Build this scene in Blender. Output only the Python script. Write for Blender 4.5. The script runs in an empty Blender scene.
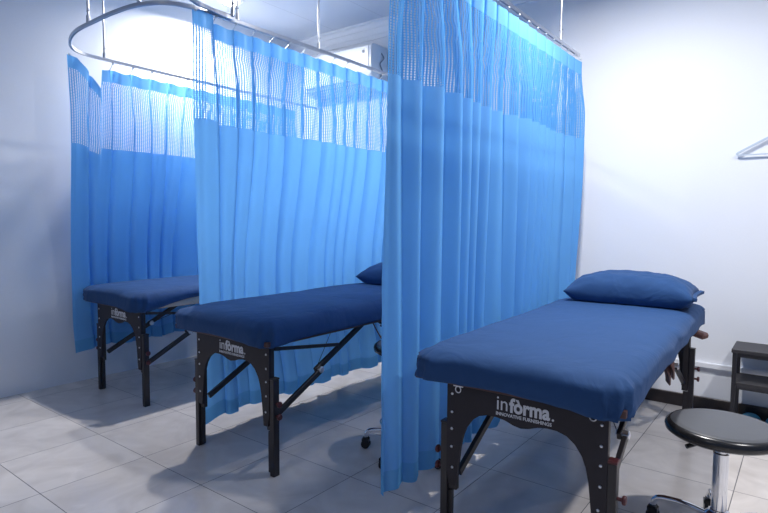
import bpy, bmesh, math, random
from mathutils import Vector, Matrix
PI = math.pi
S = bpy.context.scene
COL = S.collection

# ---------------------------------------------------------------- camera
cam_d = bpy.data.cameras.new('camera'); cam = bpy.data.objects.new('camera', cam_d); COL.objects.link(cam)
cam_d.lens = 555.58 / 768 * 36; cam_d.sensor_width = 36; cam_d.clip_start = .05
R_ = (0.79405345, 0.60780914, 0.00686756); U_ = (-0.04589944, 0.04869035, 0.99775873); F_ = (-0.6061125, 0.79258898, -0.06656084)
cam.matrix_world = Matrix(((R_[0], U_[0], -F_[0], 3.726), (R_[1], U_[1], -F_[1], -.5), (R_[2], U_[2], -F_[2], 1.256), (0, 0, 0, 1)))
S.camera = cam

# ---------------------------------------------------------------- exposure, world, lamps
S.view_settings.view_transform = 'Standard'; S.view_settings.look = 'None'
S.view_settings.exposure = -0.16; S.view_settings.gamma = 1; S.view_settings.use_curve_mapping = False
W = bpy.data.worlds.new('world'); S.world = W; W.use_nodes = True
W.node_tree.nodes['Background'].inputs[0].default_value = (.36, .55, 1.0, 1)
W.node_tree.nodes['Background'].inputs[1].default_value = .31
CEIL = 3.09
LAMPS = [(-.215, 2.505, 62), (2.79, 2.35, 60), (2.2, -1.6, 12), (4.55, 1.90, 49)]     # x, y, watts of the ceiling downlights; the aisle one is added fill
def lamp_light(x, y, watts):
    d = bpy.data.lights.new('downlight_light', 'AREA'); d.shape = 'DISK'; d.size = .13; d.energy = watts; d.color = (1.0, .975, .965)
    d.spread = math.radians(165)
    o = bpy.data.objects.new('downlight_light', d); o.location = (x, y, CEIL - .052); COL.objects.link(o)
    return o
for l in LAMPS: lamp_light(*l)

# ---------------------------------------------------------------- materials
def newmat(name):
    m = bpy.data.materials.new(name); m.use_nodes = True
    nt = m.node_tree; b = nt.nodes['Principled BSDF']
    return m, nt, b
def N(nt, t, **k):
    n = nt.nodes.new(t)
    for a, v in k.items(): setattr(n, a, v)
    return n
def L(nt, a, b): nt.links.new(a, b)
def math_n(nt, op, a, b=None, c=None):
    n = nt.nodes.new('ShaderNodeMath'); n.operation = op
    for i, v in enumerate((a, b, c)):
        if v is None: continue
        if isinstance(v, (int, float)): n.inputs[i].default_value = v
        else: nt.links.new(v, n.inputs[i])
    return n.outputs[0]
def plain(name, col, rough=.5, metal=0., bump=0., bscale=60., var=0., spec=.5, sheen=0.):
    m, nt, b = newmat(name)
    b.inputs['Roughness'].default_value = rough; b.inputs['Metallic'].default_value = metal
    b.inputs['Specular IOR Level'].default_value = spec
    if sheen: b.inputs['Sheen Weight'].default_value = sheen
    tc = N(nt, 'ShaderNodeTexCoord'); nz = N(nt, 'ShaderNodeTexNoise'); nz.inputs['Scale'].default_value = bscale
    nz.inputs['Detail'].default_value = 4
    L(nt, tc.outputs['Object'], nz.inputs['Vector'])
    mx = N(nt, 'ShaderNodeMix', data_type='RGBA')
    mx.inputs[6].default_value = tuple(c * (1 - var) for c in col) + (1,)
    mx.inputs[7].default_value = tuple(min(1, c * (1 + var)) for c in col) + (1,)
    L(nt, nz.outputs[0], mx.inputs[0]); L(nt, mx.outputs[2], b.inputs['Base Color'])
    if bump:
        bp = N(nt, 'ShaderNodeBump'); bp.inputs['Strength'].default_value = bump; bp.inputs['Distance'].default_value = .01
        L(nt, nz.outputs[0], bp.inputs['Height']); L(nt, bp.outputs[0], b.inputs['Normal'])
    return m
M = {}
M['wall'] = plain('white_wall_paint', (.80, .82, .86), .6, bump=.03, bscale=90, var=.02)
M['ceiling'] = None
M['alu'] = plain('satin_aluminium', (.62, .64, .68), .28, 1.0, var=.05, bscale=20)
M['chrome'] = plain('chrome', (.82, .83, .86), .07, 1.0, var=.02, bscale=10)
M['dark_laminate'] = plain('black_brown_laminate', (.022, .019, .025), .45, spec=.3, var=.15, bscale=30, bump=.05)
M['black_metal'] = plain('black_steel', (.020, .017, .020), .38, .0, var=.2, bscale=40)
M['rivet'] = plain('silver_rivet', (.75, .76, .8), .3, 1.0)
M['knob'] = plain('wine_red_plastic', (.085, .018, .022), .38, var=.2, bscale=30)
M['print'] = plain('pale_grey_print', (.62, .64, .68), .5)
M['wood_frame'] = plain('brown_wood_frame', (.085, .040, .035), .45, var=.3, bscale=25)
M['vinyl'] = plain('beige_vinyl', (.42, .37, .33), .45, var=.08, bscale=15)
M['strap'] = plain('brown_leather_strap', (.12, .055, .048), .5, var=.2, bscale=40)
M['seat_top'] = plain('grey_vinyl_seat', (.085, .09, .10), .42, spec=.3, var=.05, bscale=20, bump=.04)
M['black_plastic'] = plain('black_plastic', (.016, .016, .018), .25, var=.1)
M['baseboard'] = plain('dark_marble_skirting', (.035, .026, .026), .3, var=.5, bscale=18)
M['white_plastic'] = plain('white_plastic', (.78, .81, .84), .35, var=.02)
M['grey_plastic'] = plain('grey_plastic', (.30, .33, .38), .5)
M['hanger'] = plain('pale_grey_plastic', (.50, .58, .66), .35, var=.03)
M['slipper'] = plain('light_blue_plastic', (.055, .33, .52), .45, var=.08, bscale=20)
M['slipper_dark'] = plain('dark_insole', (.03, .06, .08), .7)
M['shelf'] = plain('dark_grey_rack_board', (.036, .035, .040), .5, spec=.3, var=.2, bscale=25)
M['shelf_leg'] = plain('black_rack_post', (.018, .018, .023), .4, var=.1)
M['beige_clip'] = plain('beige_coupling', (.42, .40, .36), .5)

def sheet_mat(name, col):
    m, nt, b = newmat(name)
    tc = N(nt, 'ShaderNodeTexCoord')
    n1 = N(nt, 'ShaderNodeTexNoise'); n1.inputs['Scale'].default_value = 5; n1.inputs['Detail'].default_value = 5; n1.inputs['Distortion'].default_value = 1.2
    n2 = N(nt, 'ShaderNodeTexNoise'); n2.inputs['Scale'].default_value = 260
    L(nt, tc.outputs['Object'], n1.inputs['Vector']); L(nt, tc.outputs['Object'], n2.inputs['Vector'])
    mx = N(nt, 'ShaderNodeMix', data_type='RGBA')
    mx.inputs[6].default_value = tuple(c * .92 for c in col) + (1,); mx.inputs[7].default_value = tuple(c * 1.08 for c in col) + (1,)
    L(nt, n1.outputs[0], mx.inputs[0]); L(nt, mx.outputs[2], b.inputs['Base Color'])
    b.inputs['Roughness'].default_value = .80; b.inputs['Specular IOR Level'].default_value = .2; b.inputs['Sheen Weight'].default_value = .10; b.inputs['Sheen Tint'].default_value = (.5, .65, 1, 1)
    b1 = N(nt, 'ShaderNodeBump'); b1.inputs['Strength'].default_value = .6; b1.inputs['Distance'].default_value = .02
    b2 = N(nt, 'ShaderNodeBump'); b2.inputs['Strength'].default_value = .10; b2.inputs['Distance'].default_value = .002
    L(nt, n1.outputs[0], b1.inputs['Height']); L(nt, n2.outputs[0], b2.inputs['Height']); L(nt, b1.outputs[0], b2.inputs['Normal']); L(nt, b2.outputs[0], b.inputs['Normal'])
    return m
M['sheet'] = sheet_mat('navy_cotton_sheet', (.019, .062, .170))

def curtain_shader(nt, col, tl=.48):
    d = N(nt, 'ShaderNodeBsdfDiffuse'); t = N(nt, 'ShaderNodeBsdfTranslucent'); mix = N(nt, 'ShaderNodeMixShader')
    tc = N(nt, 'ShaderNodeTexCoord'); nz = N(nt, 'ShaderNodeTexNoise'); nz.inputs['Scale'].default_value = 3
    L(nt, tc.outputs['Object'], nz.inputs['Vector'])
    mx = N(nt, 'ShaderNodeMix', data_type='RGBA')
    mx.inputs[6].default_value = tuple(c * .94 for c in col) + (1,); mx.inputs[7].default_value = tuple(min(1, c * 1.05) for c in col) + (1,)
    L(nt, nz.outputs[0], mx.inputs[0]); L(nt, mx.outputs[2], d.inputs[0]); L(nt, mx.outputs[2], t.inputs[0])
    mix.inputs[0].default_value = tl
    L(nt, d.outputs[0], mix.inputs[1]); L(nt, t.outputs[0], mix.inputs[2])
    g = N(nt, 'ShaderNodeBsdfGlossy'); g.inputs[0].default_value = (.6, .8, 1, 1); g.inputs['Roughness'].default_value = .42
    m2 = N(nt, 'ShaderNodeMixShader'); m2.inputs[0].default_value = .05
    L(nt, mix.outputs[0], m2.inputs[1]); L(nt, g.outputs[0], m2.inputs[2])
    return m2.outputs[0]
CB = (.18, .50, .90)
def mk_curtain_mats():
    m, nt, b = newmat('blue_curtain_cloth'); nt.nodes.remove(b)
    L(nt, curtain_shader(nt, CB), nt.nodes['Material Output'].inputs[0]); M['curtain'] = m
    m, nt, b = newmat('doubled_curtain_hem'); nt.nodes.remove(b)
    L(nt, curtain_shader(nt, (.14, .44, .80), .28), nt.nodes['Material Output'].inputs[0]); M['hem'] = m
    m, nt, b = newmat('blue_curtain_net'); nt.nodes.remove(b)
    sh = curtain_shader(nt, (.13, .43, .82))
    tc = N(nt, 'ShaderNodeTexCoord'); sp = N(nt, 'ShaderNodeSeparateXYZ'); L(nt, tc.outputs['UV'], sp.inputs[0])
    u = math_n(nt, 'FRACT', math_n(nt, 'DIVIDE', sp.outputs[0], .0155)); v = math_n(nt, 'FRACT', math_n(nt, 'DIVIDE', sp.outputs[1], .0105))
    hole = math_n(nt, 'MULTIPLY', math_n(nt, 'GREATER_THAN', u, .57), math_n(nt, 'GREATER_THAN', v, .34))
    tr = N(nt, 'ShaderNodeBsdfTransparent'); ms = N(nt, 'ShaderNodeMixShader')
    L(nt, hole, ms.inputs[0]); L(nt, sh, ms.inputs[1]); L(nt, tr.outputs[0], ms.inputs[2])
    L(nt, ms.outputs[0], nt.nodes['Material Output'].inputs[0]); M['net'] = m
mk_curtain_mats()

def mk_floor():
    m, nt, b = newmat('polished_porcelain_tiles')
    tc = N(nt, 'ShaderNodeTexCoord'); sp = N(nt, 'ShaderNodeSeparateXYZ'); L(nt, tc.outputs['Object'], sp.inputs[0])
    def seam(o):
        f = math_n(nt, 'FRACT', math_n(nt, 'DIVIDE', o, .5)); d = math_n(nt, 'MINIMUM', f, math_n(nt, 'SUBTRACT', 1, f))
        return math_n(nt, 'LESS_THAN', d, .0036)
    g = math_n(nt, 'MAXIMUM', seam(sp.outputs[0]), seam(sp.outputs[1]))
    # per-tile tone
    fx = math_n(nt, 'FLOOR', math_n(nt, 'DIVIDE', sp.outputs[0], .5)); fy = math_n(nt, 'FLOOR', math_n(nt, 'DIVIDE', sp.outputs[1], .5))
    cb = N(nt, 'ShaderNodeCombineXYZ'); L(nt, fx, cb.inputs[0]); L(nt, fy, cb.inputs[1])
    wn = N(nt, 'ShaderNodeTexWhiteNoise'); L(nt, cb.outputs[0], wn.inputs['Vector'])
    ad = N(nt, 'ShaderNodeVectorMath', operation='MULTIPLY_ADD'); L(nt, wn.outputs['Color'], ad.inputs[0]); ad.inputs[1].default_value = (7, 7, 7); L(nt, tc.outputs['Object'], ad.inputs[2])
    nz = N(nt, 'ShaderNodeTexNoise'); nz.inputs['Scale'].default_value = 3.2; nz.inputs['Detail'].default_value = 7; nz.inputs['Distortion'].default_value = 1.6
    L(nt, ad.outputs[0], nz.inputs['Vector'])
    cr = N(nt, 'ShaderNodeValToRGB'); L(nt, nz.outputs[0], cr.inputs[0])
    cr.color_ramp.elements[0].position = .34; cr.color_ramp.elements[0].color = (.58, .54, .515, 1)
    cr.color_ramp.elements[1].position = .66; cr.color_ramp.elements[1].color = (.69, .65, .62, 1)
    mx = N(nt, 'ShaderNodeMix', data_type='RGBA'); L(nt, g, mx.inputs[0]); L(nt, cr.outputs[0], mx.inputs[6]); mx.inputs[7].default_value = (.10, .10, .11, 1)
    L(nt, mx.outputs[2], b.inputs['Base Color'])
    b.inputs['Roughness'].default_value = .2; b.inputs['Specular IOR Level'].default_value = .55
    rg = math_n(nt, 'ADD', math_n(nt, 'MULTIPLY', g, .5), math_n(nt, 'ADD', math_n(nt, 'MULTIPLY', nz.outputs[0], .10), .14)); L(nt, rg, b.inputs['Roughness'])
    bp = N(nt, 'ShaderNodeBump'); bp.inputs['Strength'].default_value = .5; bp.inputs['Distance'].default_value = .002; L(nt, math_n(nt, 'SUBTRACT', 1, g), bp.inputs['Height']); L(nt, bp.outputs[0], b.inputs['Normal'])
    M['floor'] = m
    m, nt, b = newmat('white_ceiling_panels')
    tc = N(nt, 'ShaderNodeTexCoord'); sp = N(nt, 'ShaderNodeSeparateXYZ'); L(nt, tc.outputs['Object'], sp.inputs[0])
    f = math_n(nt, 'FRACT', math_n(nt, 'DIVIDE', math_n(nt, 'ADD', sp.outputs[0], .04), .60)); g = math_n(nt, 'LESS_THAN', f, .008)
    mx = N(nt, 'ShaderNodeMix', data_type='RGBA'); L(nt, g, mx.inputs[0]); mx.inputs[6].default_value = (.60, .65, .73, 1); mx.inputs[7].default_value = (.40, .44, .50, 1)
    L(nt, mx.outputs[2], b.inputs['Base Color']); b.inputs['Roughness'].default_value = .45; M['ceiling'] = m
mk_floor()
def emis(name, col, s):
    m, nt, b = newmat(name); b.inputs['Base Color'].default_value = (1, 1, 1, 1)
    b.inputs['Emission Color'].default_value = col + (1,); b.inputs['Emission Strength'].default_value = s
    return m
M['glow'] = emis('lit_diffuser', (1.0, .99, .97), 14)

# ---------------------------------------------------------------- mesh helpers
def obj(name, bm, mat, parent=None, smooth=False, angle=None):
    bmesh.ops.recalc_face_normals(bm, faces=bm.faces)
    me = bpy.data.meshes.new(name); bm.to_mesh(me); bm.free()
    if mat: me.materials.append(mat)
    if smooth:
        me.polygons.foreach_set('use_smooth', [True] * len(me.polygons))
        if angle: me.set_sharp_from_angle(angle=math.radians(angle))
    o = bpy.data.objects.new(name, me); COL.objects.link(o)
    if parent: o.parent = parent
    return o
def thing(name, label, cat, loc=(0, 0, 0), rotz=0, group=None):
    o = bpy.data.objects.new(name, None); COL.objects.link(o); o.location = loc; o.rotation_euler = (0, 0, rotz)
    o['label'] = label; o['category'] = cat
    if group: o['group'] = group
    return o
def tag(o, label, cat, group=None):
    o['label'] = label; o['category'] = cat
    if group: o['group'] = group
    return o
def struct(name, bm, m, parent=None):
    o = obj(name, bm, m, parent)
    if not parent: o['kind'] = 'structure'
    return o
def box(bm, x0, x1, y0, y1, z0, z1, bevel=0, seg=2, M4=None):
    b2 = bmesh.new(); vs = [b2.verts.new((x, y, z)) for x in (x0, x1) for y in (y0, y1) for z in (z0, z1)]
    for f in ((0, 1, 3, 2), (4, 6, 7, 5), (0, 4, 5, 1), (2, 3, 7, 6), (0, 2, 6, 4), (1, 5, 7, 3)): b2.faces.new([vs[i] for i in f])
    if bevel: bmesh.ops.bevel(b2, geom=b2.edges[:], offset=bevel, segments=seg, affect='EDGES', clamp_overlap=True)
    merge(bm, b2, M4)
def merge(bm, b2, M4=None):
    if M4 is not None: b2.transform(M4)
    t = bpy.data.meshes.new('t'); b2.to_mesh(t); b2.free(); bm.from_mesh(t); bpy.data.meshes.remove(t)
def bar(bm, a, b, w, h, bevel=.002):
    a = Vector(a); b = Vector(b); d = b - a; ln = d.length; q = d.normalized().to_track_quat('Y', 'Z')
    box(bm, -w / 2, w / 2, 0, ln, -h / 2, h / 2, bevel, 1, Matrix.Translation(a) @ q.to_matrix().to_4x4())
def frames(pts):
    T = []
    for i in range(len(pts)):
        a = pts[max(0, i - 1)]; b = pts[min(len(pts) - 1, i + 1)]; T.append((b - a).normalized())
    up = Vector((0, 0, 1)) if abs(T[0].z) < .9 else Vector((1, 0, 0))
    n = (up - T[0] * up.dot(T[0])).normalized(); out = []
    for t in T:
        n = (n - t * n.dot(t)).normalized(); out.append((t, n, t.cross(n)))
    return out
def sweep(bm, pts, prof, cap=True, closed=False):
    pts = [Vector(p) for p in pts]; fr = frames(pts); rings = []
    for p, (t, n, b) in zip(pts, fr): rings.append([bm.verts.new(p + n * v + b * u) for u, v in prof])
    k = len(prof)
    for i in range(len(rings) - 1):
        for j in range(k): bm.faces.new((rings[i][j], rings[i][(j + 1) % k], rings[i + 1][(j + 1) % k], rings[i + 1][j]))
    if closed:
        for j in range(k): bm.faces.new((rings[-1][j], rings[-1][(j + 1) % k], rings[0][(j + 1) % k], rings[0][j]))
    elif cap: bm.faces.new(rings[0]); bm.faces.new(rings[-1][::-1])
def tube(bm, pts, r, n=10, closed=False):
    sweep(bm, pts, [(r * math.cos(2 * PI * i / n), r * math.sin(2 * PI * i / n)) for i in range(n)], closed=closed)
def lathe(bm, prof, n=40, c=(0, 0, 0), M4=None):
    b2 = bmesh.new(); rings = []
    for r, z in prof:
        if r < 1e-6: rings.append([b2.verts.new((0, 0, z))])
        else: rings.append([b2.verts.new((r * math.cos(2 * PI * i / n), r * math.sin(2 * PI * i / n), z)) for i in range(n)])
    for a, b in zip(rings, rings[1:]):
        for i in range(n):
            j = (i + 1) % n
            if len(a) == 1 and len(b) == 1: continue
            if len(a) == 1: b2.faces.new((a[0], b[i], b[j]))
            elif len(b) == 1: b2.faces.new((a[i], a[j], b[0]))
            else: b2.faces.new((a[i], a[j], b[j], b[i]))
    b2.transform(Matrix.Translation(c)); merge(bm, b2, M4)
def disc_prof(r, z0, z1, bv=.001): return [(0, z0), (r - bv, z0), (r, z0 + bv), (r, z1 - bv), (r - bv, z1), (0, z1)]
def prism(bm, poly, y0, y1, bevel=0):       # poly in x,z extruded along y
    b2 = bmesh.new(); a = [b2.verts.new((x, y0, z)) for x, z in poly]; b = [b2.verts.new((x, y1, z)) for x, z in poly]
    n = len(poly)
    b2.faces.new(a); b2.faces.new(b[::-1])
    for i in range(n): b2.faces.new((a[i], b[i], b[(i + 1) % n], a[(i + 1) % n]))
    merge(bm, b2)
def smooth_path(ctrl, n=10):               # Catmull-Rom
    P = [Vector(p) for p in ctrl]; P = [P[0] * 2 - P[1]] + P + [P[-1] * 2 - P[-2]]; out = []
    for i in range(1, len(P) - 2):
        for k in range(n):
            t = k / n
            out.append(.5 * ((2 * P[i]) + (-P[i - 1] + P[i + 1]) * t + (2 * P[i - 1] - 5 * P[i] + 4 * P[i + 1] - P[i + 2]) * t * t + (-P[i - 1] + 3 * P[i] - 3 * P[i + 1] + P[i + 2]) * t ** 3))
    out.append(P[-2]); return out
def ss(a, b, x):
    t = max(0, min(1, (x - a) / (b - a))); return t * t * (3 - 2 * t)
from mathutils import noise as MN
def nz3(x, y, z): return MN.noise(Vector((x, y, z)))

# ---------------------------------------------------------------- room shell
WX, WY = -.68, 3.70
bm = bmesh.new(); box(bm, WX - .12, 5.6, -3.5, WY + .12, -.1, 0); struct('floor', bm, M['floor'])
bm = bmesh.new(); box(bm, WX - .12, 5.6, -3.5, WY + .12, CEIL, CEIL + .1); struct('ceiling', bm, M['ceiling'])
bm = bmesh.new(); box(bm, WX - .12, WX, -3.5, WY + .12, 0, CEIL); struct('wall_left', bm, M['wall'])
bm = bmesh.new(); box(bm, WX, 5.6, WY, WY + .12, 0, CEIL); struct('wall_back', bm, M['wall'])
bm = bmesh.new(); box(bm, WX, 5.6, WY - .018, WY, 0, .088, .002, 1); struct('baseboard_back', bm, M['baseboard'])
# stepped cornice along the back wall
prof = [(0, -.145), (0, 0), (-.10, 0), (-.10, -.018), (-.075, -.025), (-.055, -.055), (-.045, -.058), (-.030, -.105), (-.022, -.110), (-.018, -.145)]
bm = bmesh.new()
a = [bm.verts.new((WX, WY + y, CEIL + z)) for y, z in prof]; b = [bm.verts.new((5.6, WY + y, CEIL + z)) for y, z in prof]
bm.faces.new(a); bm.faces.new(b[::-1])
for i in range(len(prof)): bm.faces.new((a[i], b[i], b[(i + 1) % len(prof)], a[(i + 1) % len(prof)]))
struct('trim_1', bm, M['wall'])
# shallow white cable duct on the back wall
bm = bmesh.new(); box(bm, 1.5, 5.6, WY - .022, WY, .288, .322, .003, 2); struct('trim_2', bm, M['wall'])

# ---------------------------------------------------------------- ceiling downlights
def downlight(x, y, label):
    t = thing('ceiling_downlight', label, 'ceiling light', (x, y, CEIL))
    bm = bmesh.new(); lathe(bm, [(.078, 0), (.110, 0), (.112, -.006), (.108, -.016), (.080, -.020), (.076, -.010), (.078, 0)], 40); obj('trim_ring', bm, M['white_plastic'], t, True, 40)
    bm = bmesh.new(); lathe(bm, [(.076, -.002), (.074, -.028), (.055, -.040), (0, -.045)], 40); obj('diffuser', bm, M['glow'], t, True, 60)
downlight(LAMPS[0][0], LAMPS[0][1], 'round white ceiling downlight glowing above the left bay')
downlight(LAMPS[1][0], LAMPS[1][1], 'round white ceiling downlight above the right-hand table')
downlight(LAMPS[2][0], LAMPS[2][1], 'unseen fill lamp added above the aisle, built as a round downlight')  # out of view, added as soft front fill for curtains and left wall
downlight(LAMPS[3][0], LAMPS[3][1], 'round white ceiling downlight above the stool side of the right bay')

# ---------------------------------------------------------------- curtain rails
RZ = 2.392
def arc(cx, cy, r, a0, a1, n=12): return [(cx + r * math.cos(math.radians(a0 + (a1 - a0) * i / n)), cy + r * math.sin(math.radians(a0 + (a1 - a0) * i / n)), RZ) for i in range(n + 1)]
def rail(label, pts, rods, pads=()):
    t = thing('curtain_rail', label, 'curtain rail', (0, 0, 0), 0, 'U-shaped ceiling curtain rails')
    bm = bmesh.new(); w, h, g = .0075, .010, .003
    sweep(bm, pts, [(-w, -h), (-g, -h), (-g, -h + .003), (-w + .003, -h + .003), (-w + .003, h - .003), (w - .003, h - .003), (w - .003, -h + .003), (g, -h + .003), (g, -h), (w, -h), (w, h), (-w, h)])
    obj('track', bm, M['alu'], t)
    for x, y in rods:
        bm = bmesh.new(); tube(bm, [(x, y, RZ + .012), (x, y, CEIL)], .0065, 10)
        r = obj('suspension_rod', bm, M['alu'], t, True, 60)
        bm = bmesh.new(); lathe(bm, disc_prof(.011, 0, .045, .003), 16, (x, y, RZ + .005)); obj('rod_socket', bm, M['alu'], r, True, 40)
        bm = bmesh.new(); lathe(bm, disc_prof(.025, -.008, 0), 20, (x, y, CEIL)); obj('ceiling_flange', bm, M['alu'], r, True, 40)
        bm = bmesh.new(); tube(bm, [(x - .012, y, RZ + .075), (x + .018, y, RZ + .075)], .0045, 8); obj('thumb_screw', bm, M['alu'], r, True, 60)
    return t
c1 = smooth_path([(-.365, 1.62, 0), (-.36, 1.48, 0), (-.335, 1.345, 0), (-.25, 1.245, 0), (-.09, 1.165, 0), (.12, 1.112, 0), (.36, 1.10, 0), (.60, 1.098, 0), (.82, 1.12, 0), (.96, 1.19, 0), (1.02, 1.30, 0), (1.04, 1.45, 0), (1.04, 1.65, 0)], 5)
p1 = [(-.37, WY, RZ), (-.37, 3.2, RZ), (-.37, 2.6, RZ), (-.37, 2.0, RZ)] + [(v.x, v.y, RZ) for v in c1] + [(1.04, 2.2, RZ), (1.04, 2.9, RZ), (1.04, WY, RZ)]
r1 = rail('aluminium U-shaped curtain rail round the left bay, fully in view', p1, [(.30, 1.10), (-.37, 1.52), (.85, 1.106), (1.04, 1.60), (1.04, 2.27)])
bm = bmesh.new(); box(bm, 1.022, 1.060, 1.40, 1.56, RZ + .002, RZ + .022, .003, 1); obj('rail_coupling', bm, M['beige_clip'], r1)
p2 = arc(1.34, 1.36, .25, 185, 270)
p2 = [(1.064, 1.56, RZ), (1.066, 1.50, RZ), (1.075, 1.42, RZ)] + p2 + [(1.5 + .11 * i, 1.11, RZ) for i in range(6)] + arc(2.15, 1.37, .26, 270, 360) + [(2.41, 1.7 + .25 * i, RZ) for i in range(7)] + [(2.41, 3.42, RZ)]
rail('aluminium curtain rail round the middle bay, its right arm above the nearest curtain', p2, [(1.075, 1.54), (2.41, 3.06), (2.41, 1.75)])

# ---------------------------------------------------------------- curtains
def curtain(label, x0, y0, y1, ztop, zmesh, zbot, nclip, nfold, amp, seed, lean, group, yedge=None, droop=None, hemdip=0., drift=0.):
    t = thing('privacy_curtain', label, 'curtain', (x0, y0, 0), 0, group)
    rnd = random.Random(seed); ph = [rnd.uniform(0, 6.28) for _ in range(8)]
    NC = 760; clipf = lambda s: abs(math.sin(PI * s * nclip))
    def phi(s): return 2 * PI * nfold * (s + .022 * math.sin(2 * PI * s * 2.3 + ph[0]) + .012 * math.sin(2 * PI * s * 5.1 + ph[1])) + ph[2]
    def pos(s, z):
        zz = z
        k = ss(ztop - .03, ztop - .40, z); kk = ss(ztop, ztop - 2.2, z)
        fr = s * nclip + k * (.16 * math.sin(2 * PI * s * 2.7 + ph[0]) + .22 * kk * math.sin(2 * PI * s * 4.3 + ph[1]))
        ci = abs(math.sin(PI * fr)); fa = .62 + .75 * (.5 + nz3(fr * .9 + seed, 1.7, z * .35))
        hd = .026 * (ci ** .5) - .013
        p = 2 * PI * fr
        dc = abs(fr - round(fr)); pin = -.020 * math.exp(-(dc / .055) ** 2) * (1 - ss(ztop - .25, ztop - 1.1, z) * .75) * ss(0, .02, s) * ss(0, .02, 1 - s)
        bd = amp * fa * (1.9 * ci ** .85 - 1 + .20 * math.sin(2 * p + ph[4] + 1.2 * kk) * ss(0, .3, ci)) + .014 * k * math.sin(2 * PI * s * nfold / 3 + ph[2] + kk)
        x = lean(z, s) + pin + hd * (1 - k) + bd * (.35 + .65 * k)
        y = (y1 - y0) * s + (-.014 * math.sin(p)) * (.2 + .8 * k) * min(1, s * 25, (1 - s) * 25)
        if yedge: y += yedge(z) * max(0, 1 - s * 4)
        ed = max(0, 1 - s / .012); x += .010 * ed
        top = ss(ztop - .35, ztop, z)
        zz -= .019 * clipf(s) ** 1.5 * top
        if droop: zz -= droop(y0 + (y1 - y0) * s) * ss(zmesh - .4, ztop, z)
        zz -= hemdip * max(0, 1 - s / .06) * ss(zmesh, zbot, z)
        zz -= .010 * math.sin(p * .5 + ph[7]) * ss(zmesh, zbot, z)
        return Vector((x, y, zz))
    def grid(name, za, zb, nz, mat, thick=0):
        bm = bmesh.new(); uvl = bm.loops.layers.uv.new('UVMap'); G = []
        for j in range(nz + 1):
            z = za + (zb - za) * j / nz; row = []; ln = 0; prev = None
            for i in range(NC + 1):
                p = pos(i / NC, z)
                if prev is not None: ln += math.hypot(p.x - prev.x, p.y - prev.y)
                prev = p; row.append((bm.verts.new(p), ln, z))
            G.append(row)
        ref = max(r[-1][1] for r in G)
        for j in range(nz):
            for i in range(NC):
                q = [G[j][i], G[j][i + 1], G[j + 1][i + 1], G[j + 1][i]]
                f = bm.faces.new([v[0] for v in q])
                for lp, v, (jj, ii) in zip(f.loops, q, ((j, i), (j, i + 1), (j + 1, i + 1), (j + 1, i))):
                    lp[uvl].uv = (G[jj][ii][1] * ref / max(.01, G[jj][-1][1]), v[2])
        o = obj(name, bm, mat, t, True)
        return o
    grid('header_band', ztop - .088, ztop, 6, M['curtain'])
    grid('net_panel', zmesh, ztop - .088, 14, M['net'])
    body = grid('cloth_panel', zbot + .085, zmesh, 32, M['curtain'])
    grid('hem', zbot, zbot + .085, 3, M['hem'])
    for c in range(nclip + 1):
        s = min(.997, max(.003, c / nclip)); p = pos(s, ztop - .01)
        if droop and droop(y0 + (y1 - y0) * s) > .05: continue
        bm = bmesh.new(); h0 = RZ - .010 - p.z
        tube(bm, [(p.x, p.y, p.z + .006), (p.x * .5 , p.y, p.z + h0 * .5), (0, p.y, RZ - .012)], .0028, 6)
        lathe(bm, disc_prof(.0085, 0, .007), 10, (0, p.y, RZ - .019)); obj('curtain_hook', bm, M['white_plastic'], t, True, 60)
    return t
CG = 'blue hospital privacy curtains with net tops'
def lean1(z, s): return -.015 - .155 * ss(2.0, .8, z) + .04 * ss(.55, .2, z)
def droop1(y):
    if y < 1.33: return -.022
    if y < 1.50: return -.022 + .177 * ((y - 1.33) / .16) ** 1.1 if y < 1.49 else .155 * (1 - (y - 1.49) / .01)
    return .02
curtain('blue curtain against the left wall, its net top sagging at the near corner', -.37, 1.275, 3.42, 2.355, 1.765, .285, 14, 9, .022, 3, lean1, CG, yedge=lambda z: .045 * ss(2.0, .7, z), droop=droop1, hemdip=.03)
def droop2(y): return -.045 + .050 * ss(1.42, 1.46, y)
def lean2(z, s): return -.01 - .125 * ss(1.9, .85, z) + .07 * ss(.6, .1, z)
curtain('blue curtain hanging between the left and middle tables', 1.04, 1.315, 3.55, 2.352, 1.785, .085, 16, 9, .019, 11, lean2, CG, yedge=lambda z: .095 * ss(1.9, .85, z) - .04 * ss(.6, .1, z), hemdip=.045, droop=droop2)
def lean3(z, s): return -.022 * s * ss(1.6, .8, z)
curtain('nearest blue curtain, hanging beside the right-hand table', 2.41, 1.245, 3.46, 2.358, 1.823, .15, 17, 8, .026, 21, lean3, CG, hemdip=.02)

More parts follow.
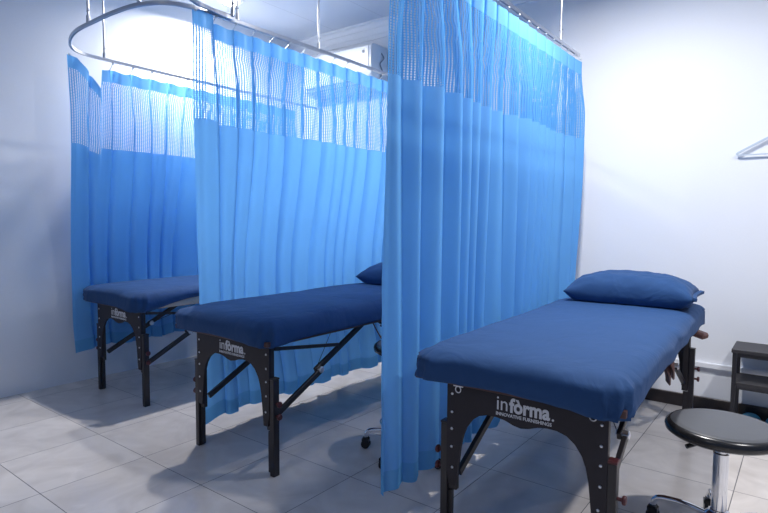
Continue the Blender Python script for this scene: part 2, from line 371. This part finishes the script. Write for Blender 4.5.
# ---------------------------------------------------------------- massage tables
PANEL = [(x * .94, z) for x, z in [(-.312, .638), (-.312, .30), (-.300, .245), (-.268, .245), (-.262, .30), (-.250, .40), (-.240, .445), (-.226, .480), (-.200, .515), (-.170, .537), (-.135, .547), (-.100, .548), (-.065, .543), (-.03, .531), (0, .526), (.03, .531), (.065, .543), (.100, .548), (.135, .547), (.170, .537), (.200, .515), (.226, .480), (.240, .445), (.250, .40), (.262, .30), (.268, .245), (.300, .245), (.312, .30), (.312, .638)]]
def text_mesh(body, size, offset, x, z, y, parent, name, sx=1.0):
    cu = bpy.data.curves.new('t', 'FONT'); cu.body = body; cu.size = size; cu.offset = offset; cu.extrude = .0004; cu.resolution_u = 3
    to = bpy.data.objects.new('t', cu); COL.objects.link(to)
    bpy.context.view_layer.update()
    me = bpy.data.meshes.new_from_object(to.evaluated_get(bpy.context.evaluated_depsgraph_get()))
    bpy.data.objects.remove(to); bpy.data.curves.remove(cu)
    me.transform(Matrix.Translation((x, y, z)) @ Matrix.Diagonal((sx, 1, 1, 1)) @ Matrix.Rotation(PI / 2, 4, 'X')); me.materials.clear(); me.materials.append(M['print']); me.name = name
    o = bpy.data.objects.new(name, me); COL.objects.link(o); o.parent = parent; return o
def rrect(hx, hy, r, n=8, nx=14, ny=40):
    P = []
    cs = [(hx - r, hy - r, 0), (-hx + r, hy - r, 90), (-hx + r, -hy + r, 180), (hx - r, -hy + r, 270)]
    for k, (cx, cy, a) in enumerate(cs):
        arcp = [(cx + r * math.cos(math.radians(a + 90 * i / n)), cy + r * math.sin(math.radians(a + 90 * i / n))) for i in range(n + 1)]
        P += arcp
        nx_c = cs[(k + 1) % 4]; a2 = nx_c[2]; q = (nx_c[0] + r * math.cos(math.radians(a2)), nx_c[1] + r * math.sin(math.radians(a2))); m = nx if k % 2 == 0 else ny
        for i in range(1, m): P.append((arcp[-1][0] + (q[0] - arcp[-1][0]) * i / m, arcp[-1][1] + (q[1] - arcp[-1][1]) * i / m))
    return P
def cushion_loops(hx, hy, layers, cy, wob=None):
    bm = bmesh.new(); rings = []
    for d, z in layers:
        r = max(.012, .085 - d * .8); P = rrect(hx - d, hy - d, r)
        ring = []
        for x, y in P:
            v = Vector((x, y + cy, z))
            if wob: v = wob(v, d)
            ring.append(bm.verts.new(v))
        rings.append(ring)
    n = len(rings[0])
    for a, b in zip(rings, rings[1:]):
        for i in range(n): bm.faces.new((a[i], a[(i + 1) % n], b[(i + 1) % n], b[i]))
    bm.faces.new(rings[-1]); 
    return bm
TBW, TBL = .396, 1.06
def massage_table(label, x, y, seed, cdx, lift=0., handles=True, rz=0.):
    t = thing('massage_table', label, 'massage table', (x, y, 0), rz, 'dark massage tables with blue fitted sheets')
    cyc = TBL - .045                                        # centre of the top, foot edge slightly in front of the panel
    # wooden underframe
    bm = bmesh.new(); 
    fx = TBW - (.02 if handles else .045)
    for sx in (-1, 1): box(bm, cdx + sx * fx - .011, cdx + sx * fx + .011, cyc - TBL + .02, cyc + TBL - .02, .640, .664, .002, 1)
    for yy in (cyc - TBL + .03, cyc, cyc + TBL - .03): box(bm, cdx - fx, cdx + fx, yy - .011, yy + .011, .6405, .6635, .002, 1)
    box(bm, cdx - fx + .01, cdx + fx - .01, cyc - TBL + .03, cyc + TBL - .03, .655, .664)
    obj('wooden_frame', bm, M['wood_frame'], t)
    # vinyl cushion
    lowz = .6645 if handles else .6405
    bm = cushion_loops(TBW - .012, TBL - .014, [(.03, lowz), (.004, lowz + .004), (0, lowz + .012), (0, .712), (.016, .728), (.04, .736)], cyc)
    bm.transform(Matrix.Translation((cdx, 0, 0))); obj('cushion', bm, M['vinyl'], t, True, 50)
    # fitted sheet
    def wob(v, d):
        px, py = v.x, v.y - cyc
        nx = ss(.25, 0, d)
        edge = ss(.06, 0, d)
        n = nz3(px * 7 + seed * 3, py * 5, v.z * 14); n2 = nz3(px * 3 + 9 + seed, py * 2.2, v.z * 5)
        # gathered folds radiate from corners
        cxd = math.hypot(abs(px) - TBW + .06, abs(py) - TBL + .06)
        cf = math.exp(-(cxd / .16) ** 2)
        ang = math.atan2(abs(py) - TBL + .10, abs(px) - TBW + .10)
        out = .012 * n * edge + .012 * cf * math.sin(ang * 13 + v.z * 22 + n * 4) * edge
        l = math.hypot(px, py * .3) or 1
        v.x += out * px / l; v.y += out * (py * .3) / l
        if v.z > .73: v.z += .004 * n2 + .005 * n * nx - .006 * cf + .003 * nz3(px * 14, py * 6, seed) * nx + .0015 * nz3(px * 9, py * 5, seed) 
        if v.z < .70:
            v.z += .008 * n2
            if px > TBW - .06 and lift: v.z += lift * ss(-TBL - .02, -TBL + .65, py) * ss(.72, .69, v.z) * (1 if v.z < .68 else .5)
            v.z -= (.026 if px > 0 else .004) * cf
        return v
    lay = [(.006, .652), (-.002, .655), (-.004, .667), (-.004, .69), (-.004, .710), (.002, .728), (.012, .743), (.027, .755), (.048, .763), (.075, .768), (.11, .770), (.16, .771), (.21, .771), (.26, .771), (.31, .771), (.335, .771)]
    bm = cushion_loops(TBW, TBL, lay, cyc, wob)
    bm.transform(Matrix.Translation((cdx, 0, 0)))
    sh = obj('fitted_sheet', bm, M['sheet'], t, True)
    # end panels with legs
    for end in (0, 1):
        Yp = 0 if end == 0 else 1.99; d = 1 if end == 0 else -1
        bm = bmesh.new(); prism(bm, PANEL, Yp - .007, Yp + .007); pn = obj('end_panel', bm, M['dark_laminate'], t)
        for sx in (-1, 1):
            for k, zz in enumerate((.60, .53, .465, .395, .315)):
                bm = bmesh.new(); lathe(bm, [(0, 0), (.0055, 0), (.0050, .002), (.0025, .0038), (0, .0042)], 12, M4=Matrix.Translation((sx * (.272 - (.0 if k < 4 else .004)), Yp - d * .007, zz)) @ Matrix.Rotation(PI / 2 * d, 4, 'X')); obj('rivet', bm, M['rivet'], pn, True)
            # D ring
            if seed != 5 or end: continue_ring = False
            else: continue_ring = True
            bm = bmesh.new(); tube(bm, [(sx * .245 + .011 * math.cos(a), Yp - d * .012, .622 + .012 * math.sin(a)) for a in [2 * PI * i / 20 for i in range(20)]], .0022, 8, closed=True)
            box(bm, sx * .245 - .02, sx * .245 + .02, Yp - d * .011 - .003, Yp - d * .011 + .003, .632, .639, .001, 1)
            if continue_ring: obj('ring', bm, M['rivet'], pn, True, 60)
            else: bm.free()
            # leg: inner post and height extension
            bm = bmesh.new(); ya, yb = sorted((Yp + d * .0085, Yp + d * .030)); box(bm, sx * .274 - .017, sx * .274 + .017, ya, yb, .22, .638, .002, 1)
            lg = obj('leg', bm, M['black_metal'], t)
            bm = bmesh.new(); ya, yb = sorted((Yp - d * .004, Yp + d * .034))
            box(bm, sx * .3065 - .0145, sx * .3065 + .0145, ya, yb, .0, .478, .002, 1)
            ya, yb = sorted((Yp + d * .009, Yp + d * .032)); box(bm, sx * .293 - .028, sx * .293 + .014, ya, yb, .008, .215, .002, 1)
            obj('leg_extension', bm, M['black_metal'], lg)
            bm = bmesh.new(); box(bm, sx * .3065 - .016, sx * .3065 + .016, Yp + d * .015 - .021, Yp + d * .015 + .021, .478, .487, .002, 1); obj('leg_cap', bm, M['knob'] if seed == 5 and sx == 1 and end == 0 else M['black_metal'], lg)
            for zz in (.300, .362):
                bm = bmesh.new(); lathe(bm, [(0, 0), (.006, 0), (.006, .014), (.013, .016), (.0155, .019), (.0155, .025), (.013, .028), (0, .028)], 12, M4=Matrix.Translation((sx * .321, Yp + d * .015, zz)) @ Matrix.Rotation(PI / 2 * sx, 4, 'Y')); obj('knob', bm, M['knob'], lg, True, 40)
            # folding brace
            xb = sx * .267; lo = Vector((xb, Yp + d * .045, .275)); hi = Vector((xb, Yp + d * .78, .640)); mid = lo.lerp(hi, .45)
            bm = bmesh.new(); bar(bm, lo, lo.lerp(hi, .47), .018, .030); br = obj('brace', bm, M['black_metal'], t)
            bm = bmesh.new(); o2 = Vector((-sx * .019, 0, .012)); bar(bm, lo.lerp(hi, .42) + o2, hi + o2, .018, .030); obj('upper_link', bm, M['black_metal'], br)
            bm = bmesh.new(); mt = Matrix.Translation(mid + Vector((-sx * .0095, 0, .006))) @ Matrix.Rotation(PI / 2, 4, 'Y'); lathe(bm, disc_prof(.018, -.024, .024, .003), 16, M4=mt); obj('hinge', bm, M['rivet'], br, True, 40)
            bm = bmesh.new(); bar(bm, (xb + sx * .019, Yp + d * .035, .622), (xb + sx * .019, Yp + d * .50, .563), .012, .018); obj('strut', bm, M['black_metal'], t)
            bm = bmesh.new(); tube(bm, [lo.lerp(hi, .45) + Vector((-sx * .03, 0, .01)), (0, Yp + d * .80, .642)], .0018, 6); obj('support_cable', bm, M['black_metal'], t, True)
        if end == 0:
            zb = .578; lx = -.004
            text_mesh('in', .074, .0, -.090 + lx, zb, -.0076, pn, 'lettering', .90)
            text_mesh('f\u00f2rma', .070, .0024, -.038 + lx, zb, -.0076, pn, 'lettering', .86)
            text_mesh('.', .05, .001, .112 + lx, zb, -.0076, pn, 'lettering')
            text_mesh('INNOVATIVE FURNISHINGS', .0168, .0004, -.090 + lx, zb - .020, -.0076, pn, 'lettering', .98)
    # leather carrying handles below the right side near the head
    if handles:
        for hy in (.93, .82):
            bm = bmesh.new(); pts = smooth_path([(cdx + .355, hy, .640), (cdx + .375, hy + .02, .585), (cdx + .372, hy + .07, .535), (cdx + .365, hy + .12, .560), (cdx + .355, hy + .13, .640)], 8)
            sweep(bm, pts, [(-.013, -.003), (.013, -.003), (.013, .003), (-.013, .003)]); obj('carrying_handle', bm, M['strap'], t)
        bm = bmesh.new(); bar(bm, (cdx + .33, 1.70, .648), (cdx + .445, 1.66, .622), .060, .036, .010); obj('armrest_bracket', bm, M['strap'], t)
    return t
T1 = massage_table('massage table in the left bay, beige vinyl showing under its blue sheet', -.045, 1.415, 1, -.080, lift=.052, handles=False)
T2 = massage_table('massage table in the middle bay, its head hidden by the nearest curtain', 1.395, 1.265, 2, -.084)
T3 = massage_table('largest massage table at the right, navy pillow at its wall end', 2.952, 1.315, 5, -.040, rz=.033)

# ---------------------------------------------------------------- pillows
def pillow(label, x, y, z, rz, w, d, h, seed, tilt=0):
    t = thing('pillow', label, 'pillow', (x, y, z), rz, 'navy pillows on the massage tables')
    bm = bmesh.new(); NU, NV = 56, 40; G = {}
    for side in (1, -1):
        for i in range(NU + 1):
            for j in range(NV + 1):
                u = -1 + 2 * i / NU; v = -1 + 2 * j / NV
                edge = i in (0, NU) or j in (0, NV)
                if edge and side == -1: continue
                f = max(0, (1 - abs(u) ** 3.2)) ** .52 * max(0, (1 - abs(v) ** 2.8)) ** .50
                pinch = 1 - .07 * (1 - abs(u) ** 2) * abs(v) ** 3; pinch2 = 1 - .10 * (1 - abs(v) ** 2) * abs(u) ** 3
                px = u * w / 2 * (.5 + .5 * pinch2); py = v * d / 2 * pinch
                zz = side * h / 2 * f
                n = nz3(u * 2.5 + seed, v * 2.5, side * 2) * .012 + nz3(u * 7 + seed, v * 5, side) * .006
                n += .006 * math.sin(10 * math.atan2(v - 1.0 * (1 if v > 0 else -1), u - (1 if u > 0 else -1))) * (abs(u) * abs(v)) ** 2
                zz += n * min(1, f * 2.5)
                if side == -1: zz = max(zz, -.24 * h)
                zz += .24 * h + tilt * py
                G[side, i, j] = bm.verts.new((px, py, max(zz, .004)))
    for i in range(NU + 1):
        for j in range(NV + 1):
            if i in (0, NU) or j in (0, NV): G[-1, i, j] = G[1, i, j]
    for side in (1, -1):
        for i in range(NU):
            for j in range(NV):
                try: bm.faces.new((G[side, i, j], G[side, i + 1, j], G[side, i + 1, j + 1], G[side, i, j + 1]))
                except ValueError: pass
    obj('pillow_body', bm, M['sheet'], t, True)
    # open hem of the pillow case at the right end
    bm = bmesh.new(); pts = []
    for k in range(25):
        v = -1 + 2 * k / 24; pts.append((w / 2 * (1 - .05 * (1 - v * v)) + .002 , v * d / 2 * .97, .24 * h + tilt * v * d / 2 + .004))
    sweep(bm, pts, [(-.008, -.010), (.010, -.008), (.012, .008), (-.008, .012)]); obj('pillowcase_hem', bm, M['sheet'], t, True, 40)
    return t
pillow('plump navy pillow lying on the head end of the right-hand table', 2.893, 3.05, .773, .05, .70, .42, .240, 2)
pillow('navy pillow on the middle table, mostly behind the nearest curtain', 1.345, 2.88, .773, .02, .64, .40, .22, 7)

# ---------------------------------------------------------------- stools
def stool(label, x, y, zt, rot, R=.2, base=.24, lever=200):
    t = thing('rolling_stool', label, 'stool', (x, y, 0), 0, 'round chrome rolling stools')
    bm = bmesh.new(); lathe(bm, [(R - .030, zt - .004), (R - .016, zt - .003), (R - .004, zt - .012), (R, zt - .024), (R - .003, zt - .038), (R - .02, zt - .050), (.10, zt - .052), (0, zt - .052)], 64); obj('seat_shell', bm, M['black_plastic'], t, True, 50)
    bm = bmesh.new(); lathe(bm, [(0, zt + .004), (R * .55, zt + .003), (R - .045, zt), (R - .022, zt - .002), (R - .017, zt - .008)], 64); obj('seat_pad', bm, M['seat_top'], t, True)
    bm = bmesh.new(); lathe(bm, [(.062, zt - .0525), (.060, zt - .065), (.036, zt - .078), (.030, zt - .095), (0, zt - .095)], 32); obj('seat_mount', bm, M['black_plastic'], t, True, 40)
    a = math.radians(lever); bm = bmesh.new(); p = Vector((math.cos(a), math.sin(a), 0)); tube(bm, [p * .03 + Vector((0, 0, zt - .072)), p * .10 + Vector((0, 0, zt - .076))], .004, 8); tube(bm, [p * .10 + Vector((0, 0, zt - .076)), p * .145 + Vector((0, 0, zt - .088))], .009, 10); obj('height_lever', bm, M['black_plastic'], t, True, 50)
    bm = bmesh.new(); lathe(bm, [(0, zt - .09), (.020, zt - .09), (.020, zt - .115), (.0275, zt - .118), (.0275, .13), (.031, .128), (.031, .085), (0, .085)], 36); obj('gas_column', bm, M['chrome'], t, True, 40)
    bm = bmesh.new(); lathe(bm, [(0, .070), (.040, .070), (.048, .078), (.048, .110), (.034, .122), (0, .122)], 32); obj('hub', bm, M['chrome'], t, True, 40)
    for k in range(5):
        a = math.radians(rot + 72 * k); e = Vector((math.cos(a), math.sin(a), 0))
        pts = smooth_path([e * .035 + Vector((0, 0, .095)), e * .12 + Vector((0, 0, .108)), e * (base - .03) + Vector((0, 0, .104)), e * base + Vector((0, 0, .085)), e * (base + .004) + Vector((0, 0, .062))], 6)
        bm = bmesh.new(); tube(bm, pts, .0115, 12); lg = obj('leg', bm, M['chrome'], t, True, 60)
        bm = bmesh.new(); c = e * (base + .004); 
        for s in (-1, 1): lathe(bm, disc_prof(.024, -.008, .008, .003), 20, M4=Matrix.Translation(c + Vector((-e.y, e.x, 0)) * s * .012 + Vector((0, 0, .024))) @ Matrix.Rotation(a, 4, 'Z') @ Matrix.Rotation(PI / 2, 4, 'X'))
        box(bm, -.020, .020, -.022, .022, .030, .062, .007, 2, Matrix.Translation(c) @ Matrix.Rotation(a, 4, 'Z')); obj('caster', bm, M['black_plastic'], lg, True, 40)
    if R > .19:
        pass
    return t
stool('round grey-topped rolling stool with chrome column beside the right-hand table', 3.492, 1.985, .472, 176, .202, .235, 222)
st = stool('rolling stool mostly hidden behind the nearest curtain', 2.060, 1.905, .600, 202, .19, .235, 120)
bm = bmesh.new(); tube(bm, [(.15 * math.cos(a), .15 * math.sin(a), .17) for a in [2 * PI * i / 40 for i in range(40)]], .006, 8, closed=True)
for k in range(4):
    a = PI / 2 * k + .4; tube(bm, [(.028 * math.cos(a), .028 * math.sin(a), .17), (.15 * math.cos(a), .15 * math.sin(a), .17)], .005, 8)
obj('foot_ring', bm, M['chrome'], st, True, 60)

# ---------------------------------------------------------------- low rack by the back wall
t = thing('low_rack', 'low dark two-shelf rack standing against the back wall', 'rack', (3.395, 3.36, 0))
for sx in (0, .56):
    for sy in (0, .25):
        bm = bmesh.new(); box(bm, sx, sx + .022, sy, sy + .022, 0, .478, .002, 1); obj('post', bm, M['shelf_leg'], t)
for zz, nm in ((.478, 'top_board'), (.285, 'shelf')):
    bm = bmesh.new()
    if nm == 'top_board': box(bm, -.006, .594, -.006, .284, zz, zz + .022, .002, 1)
    else: box(bm, .002, .586, .002, .276, zz, zz + .016, .001, 1); 
    obj(nm, bm, M['shelf'], t)
bm = bmesh.new(); box(bm, .028, .56, .002, .014, .262, .285, .001, 1); box(bm, .028, .56, .002, .014, .455, .478, .001, 1); obj('rail', bm, M['shelf_leg'], t)

# slippers under the rack
def slipper(label, x, y, rz):
    t = thing('slipper', label, 'slipper', (x, y, 0), rz, 'blue slippers under the rack')
    def outline(s): return .030 + .016 * ss(.1, .75, s) if s < .8 else .046 * math.sqrt(max(0, 1 - ((s - .8) / .2) ** 2)) + .002
    bm = bmesh.new(); rows = []
    for k in range(25):
        s = k / 24; w = outline(s) if s > .08 else .030 * math.sqrt(max(.02, 1 - ((.08 - s) / .08) ** 2)); rows.append((s * .26, w))
    up = [bm.verts.new((-w, yy, .022)) for yy, w in rows] + [bm.verts.new((w, yy, .022)) for yy, w in rows[::-1]]
    dn = [bm.verts.new((v.co.x, v.co.y, 0)) for v in up]; n = len(up); bm.faces.new(up); bm.faces.new(dn[::-1])
    for i in range(n): bm.faces.new((up[i], dn[i], dn[(i + 1) % n], up[(i + 1) % n]))
    obj('sole', bm, M['slipper'], t)
    bm = bmesh.new(); G = []
    for k in range(15):
        s = .42 + .575 * k / 14; w = outline(s) + .004; h = .038 * (1 - max(0, (s - .72) / .28) ** 2.2) + .006; G.append([bm.verts.new((w * math.cos(a), s * .262, .018 + h * math.sin(a))) for a in [PI * i / 14 for i in range(15)]])
    for a, b in zip(G, G[1:]):
        for i in range(14): bm.faces.new((a[i], a[i + 1], b[i + 1], b[i]))
    o = obj('strap', bm, M['slipper'], t, True); md = o.modifiers.new('s', 'SOLIDIFY'); md.thickness = .004; md.offset = 0
    return t
slipper('blue slipper toe showing beside the rack post, the left of two', 3.488, 3.405, 0)
slipper('blue slipper at the photo edge, the right of two under the rack', 3.615, 3.405, 0)

# ---------------------------------------------------------------- clothes hanger on the wall
t = thing('clothes_hanger', 'pale plastic clothes hanger hanging on the back wall at the right', 'hanger', (3.545, WY - .022, 1.672))
bm = bmesh.new(); hw = .20
pts = smooth_path([(-hw, 0, .004), (-hw - .006, 0, .014), (-hw + .012, 0, .026)], 4) + [Vector((-.10, 0, .075)), Vector((-.03, 0, .112)), Vector((0, 0, .118)), Vector((.03, 0, .112)), Vector((.10, 0, .075))] + smooth_path([(hw - .012, 0, .026), (hw + .006, 0, .014), (hw, 0, .004)], 4)
sweep(bm, pts, [(-.004, -.006), (.004, -.006), (.004, .006), (-.004, .006)], closed=True); obj('shoulder_frame', bm, M['hanger'], t)
bm = bmesh.new(); tube(bm, smooth_path([(0, 0, .118), (0, 0, .15), (.022, 0, .175), (.02, 0, .205), (-.004, 0, .215), (-.022, 0, .20)], 8), .003, 8); obj('hook', bm, M['chrome'], t, True)
t = thing('wall_hook', 'small chrome hook on the back wall holding the hanger', 'hook', (3.545, WY, 1.875))
bm = bmesh.new(); lathe(bm, disc_prof(.016, 0, .005), 20, M4=Matrix.Rotation(PI / 2, 4, 'X')); obj('plate', bm, M['chrome'], t, True, 40)
bm = bmesh.new(); tube(bm, smooth_path([(0, -.004, 0), (0, -.02, -.004), (0, -.034, .0), (0, -.038, .016)], 6), .004, 8); obj('peg', bm, M['chrome'], t, True)

# ---------------------------------------------------------------- air conditioner
t = thing('air_conditioner', 'white wall-mounted air conditioner under the cornice behind the middle curtain', 'air conditioner', (-.35, WY, 2.47))
bm = bmesh.new(); P = [(0, 0), (0, .37), (-.20, .37), (-.232, .355), (-.240, .33), (-.240, .12), (-.225, .06), (-.17, .012), (-.10, 0)]
a = [bm.verts.new((0, y, z)) for y, z in P]; b = [bm.verts.new((.89, y, z)) for y, z in P]; bm.faces.new(a); bm.faces.new(b[::-1])
for i in range(len(P)): bm.faces.new((a[i], b[i], b[(i + 1) % len(P)], a[(i + 1) % len(P)]))
bmesh.ops.bevel(bm, geom=bm.edges[:], offset=.006, segments=2, affect='EDGES', clamp_overlap=True); obj('housing', bm, M['white_plastic'], t, True, 40)
bm = bmesh.new(); box(bm, .03, .86, -.246, -.2405, .13, .345, .002, 1); obj('front_panel', bm, M['white_plastic'], t)
bm = bmesh.new(); 
for k in range(2): bar(bm, (.05, -.222 + .04 * k, .062 - .03 * k), (.84, -.222 + .04 * k, .062 - .03 * k), .030, .004)
obj('air_flap', bm, M['grey_plastic'], t)
bm = bmesh.new(); lathe(bm, disc_prof(.014, 0, .005), 16, M4=Matrix.Translation((.80, -.246, .30)) @ Matrix.Rotation(PI / 2, 4, 'X')); obj('indicator', bm, M['grey_plastic'], t, True, 40)
bm = bmesh.new(); tube(bm, smooth_path([(.896, -.10, .30), (.900, -.07, .26), (.897, -.12, .20), (.899, -.09, .14), (.897, -.11, .08), (.897, -.10, .04)], 8), .006, 8); obj('power_cable', bm, M['grey_plastic'], t, True)
